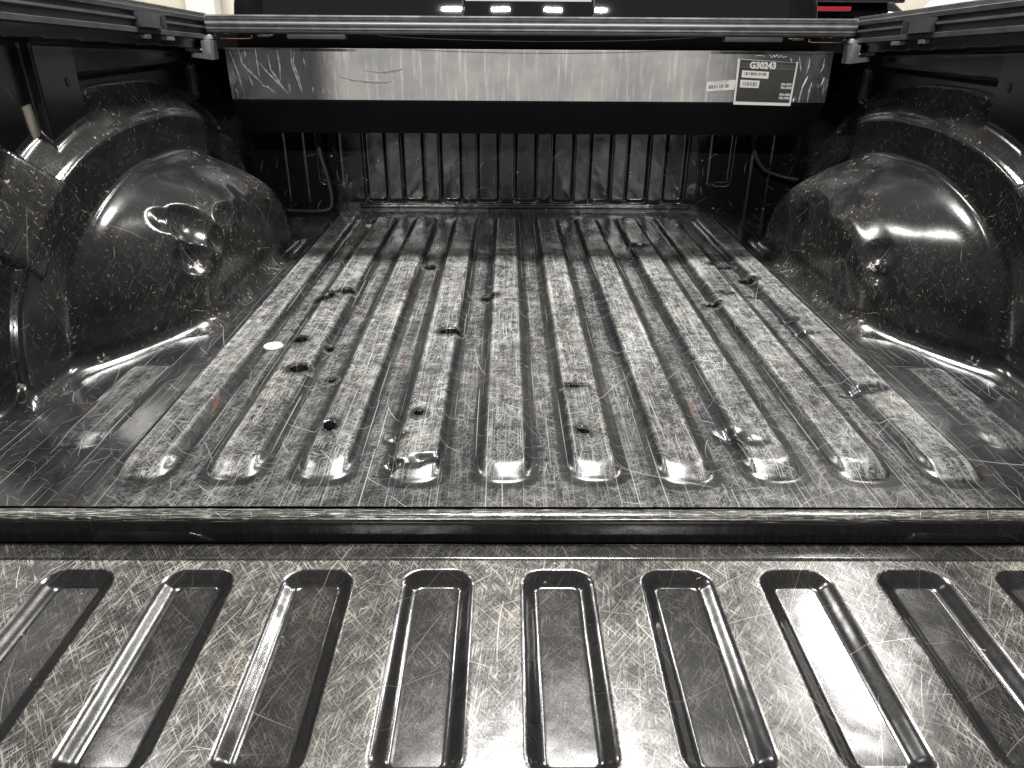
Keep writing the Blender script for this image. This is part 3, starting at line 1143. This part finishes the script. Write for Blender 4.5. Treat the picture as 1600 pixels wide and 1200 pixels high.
WRINKLES = [
    [(-0.7845, 0.4831), (-0.7774, 0.46), (-0.772, 0.4368), (-0.7668, 0.4104), (-0.7612, 0.379)],
    [(-0.7595, 0.4848), (-0.7548, 0.4517), (-0.7416, 0.4352), (-0.7196, 0.4137), (-0.706, 0.3988)],
    [(-0.7157, 0.4864), (-0.7153, 0.4534), (-0.714, 0.417)],
    [(-0.7098, 0.455), (-0.695, 0.4335), (-0.6762, 0.4137), (-0.6556, 0.3922), (-0.6418, 0.3757)],
    [(-0.6855, 0.4749), (-0.6822, 0.4368), (-0.6656, 0.4104), (-0.6555, 0.3938)],
    [(-0.6601, 0.4848), (-0.6573, 0.4468), (-0.6601, 0.4104)],
    [(-0.6234, 0.4858), (-0.6256, 0.4501), (-0.618, 0.4236), (-0.6101, 0.3938), (-0.6066, 0.3806)],
    [(-0.6158, 0.4815), (-0.6211, 0.4534), (-0.6116, 0.4203), (-0.605, 0.3839)],
    [(-0.7436, 0.4848), (-0.743, 0.4666)],
    [(-0.7424, 0.4236), (-0.7336, 0.3938)],
    [(-0.7115, 0.3988), (-0.6954, 0.3938), (-0.678, 0.3806)],
    [(-0.5774, 0.3955), (-0.576, 0.3806)],
    [(-0.5503, 0.3905), (-0.5488, 0.3773)],
    [(-0.5358, 0.3889), (-0.5331, 0.3767)],
    [(-0.7829, 0.3905), (-0.7748, 0.3767)],
    [(-0.5931, 0.4666), (-0.5913, 0.4468)],
    [(-0.6387, 0.4038), (-0.6371, 0.3823)],
    [(0.7053, 0.4775), (0.7172, 0.4396)],
    [(0.7346, 0.475), (0.7348, 0.4547), (0.7323, 0.4345)],
    [(0.7376, 0.4307), (0.7326, 0.4143), (0.7265, 0.4016), (0.724, 0.3763), (0.7234, 0.3637)],
    [(0.7352, 0.4294), (0.7285, 0.4092), (0.7253, 0.3865), (0.7248, 0.3637)],
    [(0.7506, 0.4143), (0.7467, 0.394), (0.7472, 0.3637)],
    [(0.7734, 0.4724), (0.7733, 0.4497), (0.7674, 0.437)],
    [(0.7813, 0.4269), (0.7756, 0.4042)],
    [(0.7101, 0.3763), (0.7066, 0.3637)],
    [(0.6828, 0.475), (0.6904, 0.4573)],
]


def fold(name, pts, w0, hgt, mat, parent):
    """a pinched ridge of wrap film lying on the canister face"""
    P = [Vector((x, 0, z)) for x, z in pts]
    path = []
    for i in range(len(P) - 1):
        for k in range(4):
            path.append(P[i].lerp(P[i + 1], k / 4))
    path.append(P[-1])
    vs, fs, n = [], [], len(path)
    for i, p in enumerate(path):
        d = (path[min(i + 1, n - 1)] - path[max(i - 1, 0)]).normalized()
        nr = Vector((-d.z, 0, d.x))
        t = math.sin(PI * (0.06 + 0.88 * i / (n - 1))) * (0.75 + 0.35 * math.sin(i * 2.3 + pts[0][0] * 90))
        for q, e in ((-1, -0.0008), (-0.35, hgt * 0.8), (0.35, hgt), (1, -0.0008)):
            v = p + nr * (w0 * t * q)
            vs.append((v.x, FY + 0.0005 - max(e * t, -0.0008), v.z))
    for i in range(n - 1):
        for k in range(3):
            a = i * 4 + k
            fs.append((a, a + 1, a + 5, a + 4))
    return link(name, poly_mesh(name, vs, fs, smooth=True), mat, parent)


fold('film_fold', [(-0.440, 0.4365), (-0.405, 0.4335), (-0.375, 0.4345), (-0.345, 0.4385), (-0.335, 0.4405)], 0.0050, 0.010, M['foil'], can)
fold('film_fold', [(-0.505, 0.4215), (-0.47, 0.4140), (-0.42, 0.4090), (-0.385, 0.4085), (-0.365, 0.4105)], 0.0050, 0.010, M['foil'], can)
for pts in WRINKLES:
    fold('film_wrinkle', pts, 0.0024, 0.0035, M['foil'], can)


def quad_label(name, pts, off, th, mat, parent):
    """pts in (x, z) on the canister face"""
    n = len(pts)
    vs = [(x, FY - off, z) for x, z in pts] + [(x, FY - off - th, z) for x, z in pts]
    fs = [tuple(range(n)), tuple(range(2 * n - 1, n - 1, -1))] + [(i, (i + 1) % n, n + (i + 1) % n, n + i) for i in range(n)]
    return link(name, poly_mesh(name, vs, fs), mat, parent)


def text(name, s, x, z, h, off, mat, parent, rot=0.0, bold=0.0, sx=1.0, shear=0.0, align='LEFT'):
    cu = bpy.data.curves.new(name, 'FONT')
    cu.body = s
    cu.size = h * 1.38
    cu.offset = bold
    cu.extrude = 0.00015
    cu.shear = shear
    cu.align_x = align
    cu.resolution_u = 3
    tmp = bpy.data.objects.new('tmp_text', cu)
    COL.objects.link(tmp)
    dg = bpy.context.evaluated_depsgraph_get()
    me = bpy.data.meshes.new_from_object(tmp.evaluated_get(dg))
    COL.objects.unlink(tmp)
    bpy.data.objects.remove(tmp)
    c, s_ = math.cos(rot), math.sin(rot)
    for v in me.vertices:
        a, b, d = v.co.x * sx, v.co.y, v.co.z
        v.co = (x + a * c - b * s_, FY - off - d, z + a * s_ + b * c)
    me.materials.clear()
    return link(name, me, mat, parent)


LAB = {}


def bars(name, x0, x1, z0, z1, off, seed, parent, rot=0.0):
    g = random.Random(seed)
    vs, fs = [], []
    x = x0
    c, s_ = math.cos(rot), math.sin(rot)
    while x < x1:
        w = g.choice((0.0011, 0.0016, 0.0026))
        b = len(vs)
        for (px, pz) in ((x, z0), (min(x + w, x1), z0), (min(x + w, x1), z1), (x, z1)):
            dx, dz = px - x0, pz - z0
            vs.append((x0 + dx * c - dz * s_, FY - off, z0 + dx * s_ + dz * c))
        fs.append((b, b + 1, b + 2, b + 3))
        x += w + g.choice((0.0012, 0.0018, 0.003))
    me = bpy.data.meshes.new(name)
    me.from_pydata(vs, [], fs)
    return link(name, me, M['ink'], parent)


# big product label (white backing, black print)
lx0, lx1 = 0.562, 0.716
lab = quad_label('product_label', [(0.553, 0.3580), (0.710, 0.3550), (0.729, 0.4640), (0.726, 0.4640), (0.720, 0.462), (0.566, 0.4705), (0.563, 0.4705)], 0.0008, 0.0008, M['white'], can)
tag(lab, 'white edged black product label reading G30243')
quad_label('label_print', [(0.5585, 0.3660), (0.7060, 0.3625), (0.7245, 0.4615), (0.5695, 0.4690)], 0.0018, 0.0006, M['label'], lab)
for z0, z1 in ((0.4500, 0.4535), (0.4570, 0.4600)):
    quad_label('print_band', [(0.5675, z0), (0.7215, z0 - 0.006), (0.722, z1 - 0.006), (0.568, z1)], 0.0026, 0.0003, M['band'], lab)
text('product_number', 'G30243', 0.5945, 0.4480, 0.0160, 0.0032, M['white'], lab, rot=-0.015, bold=0.0010, shear=0.1, sx=1.02)
quad_label('barcode_sticker', [(0.5735, 0.4255), (0.6470, 0.4225), (0.6490, 0.4395), (0.5750, 0.4430)], 0.0026, 0.0006, M['white'], lab)
bars('barcode', 0.5815, 0.6420, 0.4315, 0.4385, 0.0036, 3, lab, rot=-0.03)
quad_label('barcode_sticker', [(0.5695, 0.4010), (0.6210, 0.3995), (0.6240, 0.4175), (0.5710, 0.4200)], 0.0026, 0.0006, M['white'], lab)
bars('barcode', 0.5780, 0.6165, 0.4045, 0.4145, 0.0036, 4, lab, rot=-0.02)
for s, z, dx in (('F04-3001', 0.4060, 0.0), ('F06-3000', 0.3975, -0.001), ('F06-3002', 0.3805, -0.004), ('F02-3005', 0.3720, -0.0055)):
    text('part_number', s, 0.7125 + dx, z, 0.0058, 0.0030, M['white'], lab, rot=-0.02, bold=0.00025, shear=0.15, align='RIGHT')
for o_ in [lab] + list(lab.children_recursive):
    for v in o_.data.vertices:
        a_, t_ = (v.co.x - 0.553) / 0.16, (v.co.z - 0.357) / 0.108
        v.co.x += -0.005 - 0.003 * a_ + t_ * (-0.012 - 0.004 * a_)
# small sticker beside it
st = quad_label('barcode_sticker', [(0.4700, 0.3895), (0.5450, 0.3950), (0.5465, 0.4180), (0.5440, 0.4195), (0.4720, 0.4145), (0.4695, 0.4120)], 0.0008, 0.0007, M['white'], can)
bars('barcode', 0.4775, 0.5310, 0.3965, 0.4055, 0.0020, 5, st, rot=0.07)
for (z, x0, x1) in ((0.4125, 0.482, 0.530), (0.4090, 0.490, 0.522), (0.3930, 0.492, 0.518)):
    bars('sticker_print', x0, x1, z, z + 0.0016, 0.0020, int(z * 1e4), st, rot=0.07)
# chalk scrawl above the label
pts = [(0.628, 0.4800), (0.633, 0.4735), (0.638, 0.4795), (0.641, 0.4745), (0.647, 0.4800), (0.652, 0.4740), (0.657, 0.4785), (0.663, 0.4745), (0.672, 0.4770)]
tube('chalk_scrawl', [(x, FY - 0.0008, z) for x, z in pts], 0.0008, M['white'], can, sides=5, sub=4)
tube('chalk_scrawl', [(x, FY - 0.0008, z) for x, z in ((0.590, 0.4775), (0.602, 0.4785), (0.615, 0.4770))], 0.0006, M['white'], can, sides=5, sub=4)

# ---- header bar across the front
hp = [(2.030, 0.560), (2.0265, 0.5625), (2.0235, 0.5610), (2.0220, 0.5585), (2.0205, 0.5560), (2.0235, 0.5545), (2.0205, 0.5525), (2.0195, 0.5455), (2.0205, 0.5415),
      (2.0240, 0.5395), (2.0205, 0.5375), (2.0205, 0.5340), (2.0240, 0.5325), (2.0210, 0.5305), (2.0220, 0.5265), (2.0270, 0.5240), (2.075, 0.5240), (2.075, 0.560)]
header = extrude('header_bar', hp, 'x', -0.802, 0.806, M['header'], cover, angle=60)
extrude('header_lip', [(2.0225, 0.5620), (2.0225, 0.5655), (2.072, 0.5655), (2.072, 0.5605), (2.0285, 0.5632)], 'x', -0.800, 0.804, M['rail_edge'], header)
box('header_flap', (0, 2.10, 0.5475), (1.58, 0.05, 0.02), M['black'], header)
# pull pads and loose wire under the header
for x in (-0.535, 0.555):
    box('stop_pad', (x, 2.045, 0.5185), (0.145, 0.03, 0.013), M['latch'], header, bevel=0.003)
tube('loose_wire', [(-0.41, 2.035, 0.523), (-0.25, 2.035, 0.5145), (0.0, 2.035, 0.5100), (0.25, 2.035, 0.5135), (0.43, 2.035, 0.522)], 0.0009, M['rail'], header, sides=5)
for s in (-1, 1):
    tube('copper_wire', [(s * 0.775, 2.035, 0.5120), (s * 0.700, 2.035, 0.5125), (s * 0.697, 2.035, 0.5195)], 0.0011, M['copper'], header, sides=5, sub=3)
    box('wire_terminal', (s * 0.665, 2.035, 0.519), (0.03, 0.012, 0.006), M['rail'], header, bevel=0.001)
    tube('copper_wire', [(s * 0.655, 2.028, 0.5200), (s * 0.640, 2.028, 0.5205)], 0.0016, M['copper'], header, sides=5, sub=2)

# ---- side rails
RP = [(0.945, 0.567), (0.824, 0.567), (0.8165, 0.5655), (0.8150, 0.5600), (0.8080, 0.5580), (0.8075, 0.5495), (0.8150, 0.5475), (0.8150, 0.5395), (0.8020, 0.5375), (0.8010, 0.5335),
      (0.8075, 0.5305), (0.8085, 0.5205), (0.7995, 0.5180), (0.7985, 0.5095), (0.8200, 0.5075), (0.945, 0.5075)]
for s, lab_ in ((-1, 'left'), (1, 'right')):
    prof = [(s * x, z) for x, z in RP]
    rail = extrude('side_rail', prof, 'y', 0.70, 2.085, M['rail'], cover, angle=50)
    extrude('rail_glint_strip', [(s * 0.826, 0.5672), (s * 0.8185, 0.5672), (s * 0.8190, 0.5700), (s * 0.826, 0.5705)], 'y', 0.70, 2.084, M['rail_edge'], rail)  # bright strip added for the reflection along the rail's top edge
    lb = extrude('latch_block', [(s * 0.8065, 0.5475), (s * 0.7860, 0.5475), (s * 0.7860, 0.5195), (s * 0.8065, 0.5195)], 'y', 1.655, 1.755, M['latch'], rail)
    box('latch_opening', (s * 0.7861, 1.738, 0.5335), (0.003, 0.020, 0.020), M['black'], lb)
    for (yy, w) in ((1.69, 0.025), (1.80, 0.040)):
        box('rail_bracket', (s * 0.815, yy, 0.5035), (0.030, w, 0.008), M['clamp'], rail, bevel=0.001)
    # C clamp holding the rail to the bed
    for o_ in [rail] + list(rail.children_recursive):
        for v in o_.data.vertices:
            v.co.z += RISE * (2.05 - v.co.y)
    cx, cy = s * 0.800, 1.975
    pr = [(-0.016, 0.507), (0.004, 0.507), (0.004, 0.470), (0.036, 0.470), (0.036, 0.479), (0.016, 0.479), (0.016, 0.4805), (0.016, 0.486), (0.016, 0.488)]
    poly = [(-0.020, 0.508), (0.002, 0.508), (0.002, 0.4795), (0.030, 0.4815), (0.030, 0.4715), (-0.020, 0.4655)]
    c = extrude('rail_clamp', [(cx + s * x, z) for x, z in poly], 'y', cy, cy + 0.045, M['clamp'], rail)
    extrude('clamp_jaw', [(cx + s * x, z) for x, z in ((0.018, 0.4825), (0.040, 0.4845), (0.044, 0.4900), (0.044, 0.5030), (0.036, 0.5030), (0.036, 0.4950), (0.018, 0.4930))], 'y', cy + 0.002, cy + 0.043, M['clamp'], c)
    tube('clamp_bolt', [(cx + s * 0.002, cy + 0.02, 0.4875), (cx + s * 0.030, cy + 0.02, 0.4885)], 0.003, M['chrome'], c, sides=8, sub=2)
    box('clamp_tab', (cx - s * 0.006, cy + 0.03, 0.5115), (0.022, 0.03, 0.012), M['clamp'], c, bevel=0.002, rot=(0, s * 0.5, 0))

# ================================================================== loose things in the bed
def disc(x, y, r, lbl):
    base = float(floor_h(np.array(x), np.array(y)))
    vs, fs = [], []
    seg = 28
    pr = [(r * 0.98, 0.0), (r, 0.0012), (r * 0.95, 0.0026), (r * 0.55, 0.0032)]
    for (q, dz) in pr:
        for s in range(seg):
            t = 2 * PI * s / seg
            vs.append((x + q * math.cos(t), y + q * math.sin(t), base + 0.0006 + dz))
    vs.append((x, y, base + 0.0037))
    for q in range(len(pr) - 1):
        for s in range(seg):
            b = (s + 1) % seg
            fs.append((q * seg + s, q * seg + b, (q + 1) * seg + b, (q + 1) * seg + s))
    for s in range(seg):
        fs.append(((len(pr) - 1) * seg + s, (len(pr) - 1) * seg + (s + 1) % seg, len(vs) - 1))
    o = link('plastic_plug', poly_mesh('plastic_plug', vs, fs, smooth=True), M['disc'])
    tag(o, lbl, 'plug', 'round plugs lying in the bed')


disc(-0.498, 1.283, 0.018, 'larger cream plastic plug lying beside a drilled hole mid bed')
disc(-0.471, 2.209, 0.014, 'small grey plastic plug on the shaded front floor below the bulkhead')

# ================================================================== the place behind
ground = box('ground', (0, 4.0, -0.93), (30, 26, 0.1), M['concrete'])
tag(ground, kind='structure')
wallo = box('back_wall', (0, 12.6, 1.6), (30, 0.2, 5.2), M['wallc'])
tag(wallo, kind='structure')
ceil = box('ceiling', (0, 3.0, 6.4), (30, 26, 0.1), M['ceil'])
tag(ceil, kind='structure')
for i in range(9):
    box('roof_joist', (0, -9.0 + 2.0 * i, 6.0), (26, 0.10, 0.14), M['beam'], ceil)
for i in range(7):
    box('roof_purlin', (-9 + 3.0 * i, 3.0, 6.2), (0.12, 22, 0.10), M['beam'], ceil)

col = box('wall_column', (-4.55, 12.3, 1.6), (0.42, 0.30, 5.0), M['white'], bevel=0.02)
tag(col, 'white pillar standing against the cream wall', 'pillar')
bd = box('wooden_board', (-6.6, 11.6, 0.9), (0.34, 0.06, 2.4), M['wood'], bevel=0.01)
tag(bd, 'orange brown wooden board leaning by the cream wall', 'board')
bd2 = box('wooden_board', (-6.05, 11.62, 0.9), (0.12, 0.05, 2.5), M['wood'], bevel=0.01, rot=(0, R(4), 0))
tag(bd2, 'narrow wooden strip beside the wide orange board', 'board')


def car(name, label, x, y, L, W, H, rotz, paint, parts):
    """simple estate body: side outline extruded with tumblehome"""
    root = empty(name, label, 'car')
    root.location = (x, y, -0.88)
    root.rotation_euler = (0, 0, rotz)
    out = [(-L / 2, 0.35), (-L / 2, 0.85), (-L / 2 + 0.08, 0.98), (-L / 2 + 0.42, H - 0.10), (-L / 2 + 0.62, H - 0.01), (0, H), (L / 2 - 1.9, H - 0.05), (L / 2 - 1.15, 1.02),
           (L / 2 - 0.2, 0.88), (L / 2, 0.70), (L / 2, 0.35)]
    vs, n = [], len(out)
    for s in (-1, 1):
        for (yy, zz) in out:
            t = max(0, (zz - 0.95) / (H - 0.95))
            vs.append((s * (W / 2 - 0.16 * t), yy, zz))
    fs = [tuple(range(n)), tuple(range(2 * n - 1, n - 1, -1))] + [(i, (i + 1) % n, n + (i + 1) % n, n + i) for i in range(n)]
    link('car_body', poly_mesh('car_body', vs, fs, bevel=0.05, seg=3), paint, root)
    # rear screen, on the sloping tail
    y0, z0, y1, z1 = -L / 2 + 0.11, 1.05, -L / 2 + 0.41, H - 0.14
    vs = [(sx * (W / 2 - q), yy - dd, zz) for dd in (0.0, 0.025) for (yy, zz, q) in ((y0, z0, 0.17), (y1, z1, 0.26)) for sx in (-1, 1)]
    fs = [(0, 1, 3, 2), (4, 6, 7, 5), (0, 4, 5, 1), (2, 3, 7, 6), (0, 2, 6, 4), (1, 5, 7, 3)]
    link('rear_screen', poly_mesh('rear_screen', vs, fs, bevel=0.008), M['glass'], root)
    box('spoiler', (0, -L / 2 + 0.42, H - 0.02), (W - 0.50, 0.34, 0.035), paint, root, bevel=0.012)
    box('brake_light', (0, -L / 2 + 0.24, H - 0.085), (0.46, 0.03, 0.035), M['red'], root, bevel=0.006)
    for s in (-1, 1):
        box('roof_rail', (s * (W / 2 - 0.24), 0.1, H + 0.03), (0.04, L * 0.45, 0.03), M['chrome'], root, bevel=0.01)
        box('tail_light', (s * (W / 2 - 0.12), -L / 2 - 0.005, 0.9), (0.2, 0.06, 0.22), M['red'], root, bevel=0.015)
        for yy in (-L / 2 + 0.85, L / 2 - 0.9):
            vs = []
            for xx in (-0.11, 0.11):
                for k in range(20):
                    vs.append((s * (W / 2 - 0.1) + xx, yy + 0.34 * math.cos(k * PI / 10), 0.34 + 0.34 * math.sin(k * PI / 10)))
            fs = [tuple(range(20)), tuple(range(39, 19, -1))] + [(i, (i + 1) % 20, 20 + (i + 1) % 20, 20 + i) for i in range(20)]
            link('wheel', poly_mesh('wheel', vs, fs, smooth=True), M['rubber'], root)
    return root


car('parked_car', 'black parked car with red high brake light behind the bed rail', 2.55, 8.9, 4.6, 1.85, 1.64, 0.0, M['gloss'], None)
car('parked_car', 'white parked car whose curved roof shows above the bed rail', 5.6, 9.2, 4.6, 1.95, 1.74, R(12), M['whitecar'], None)
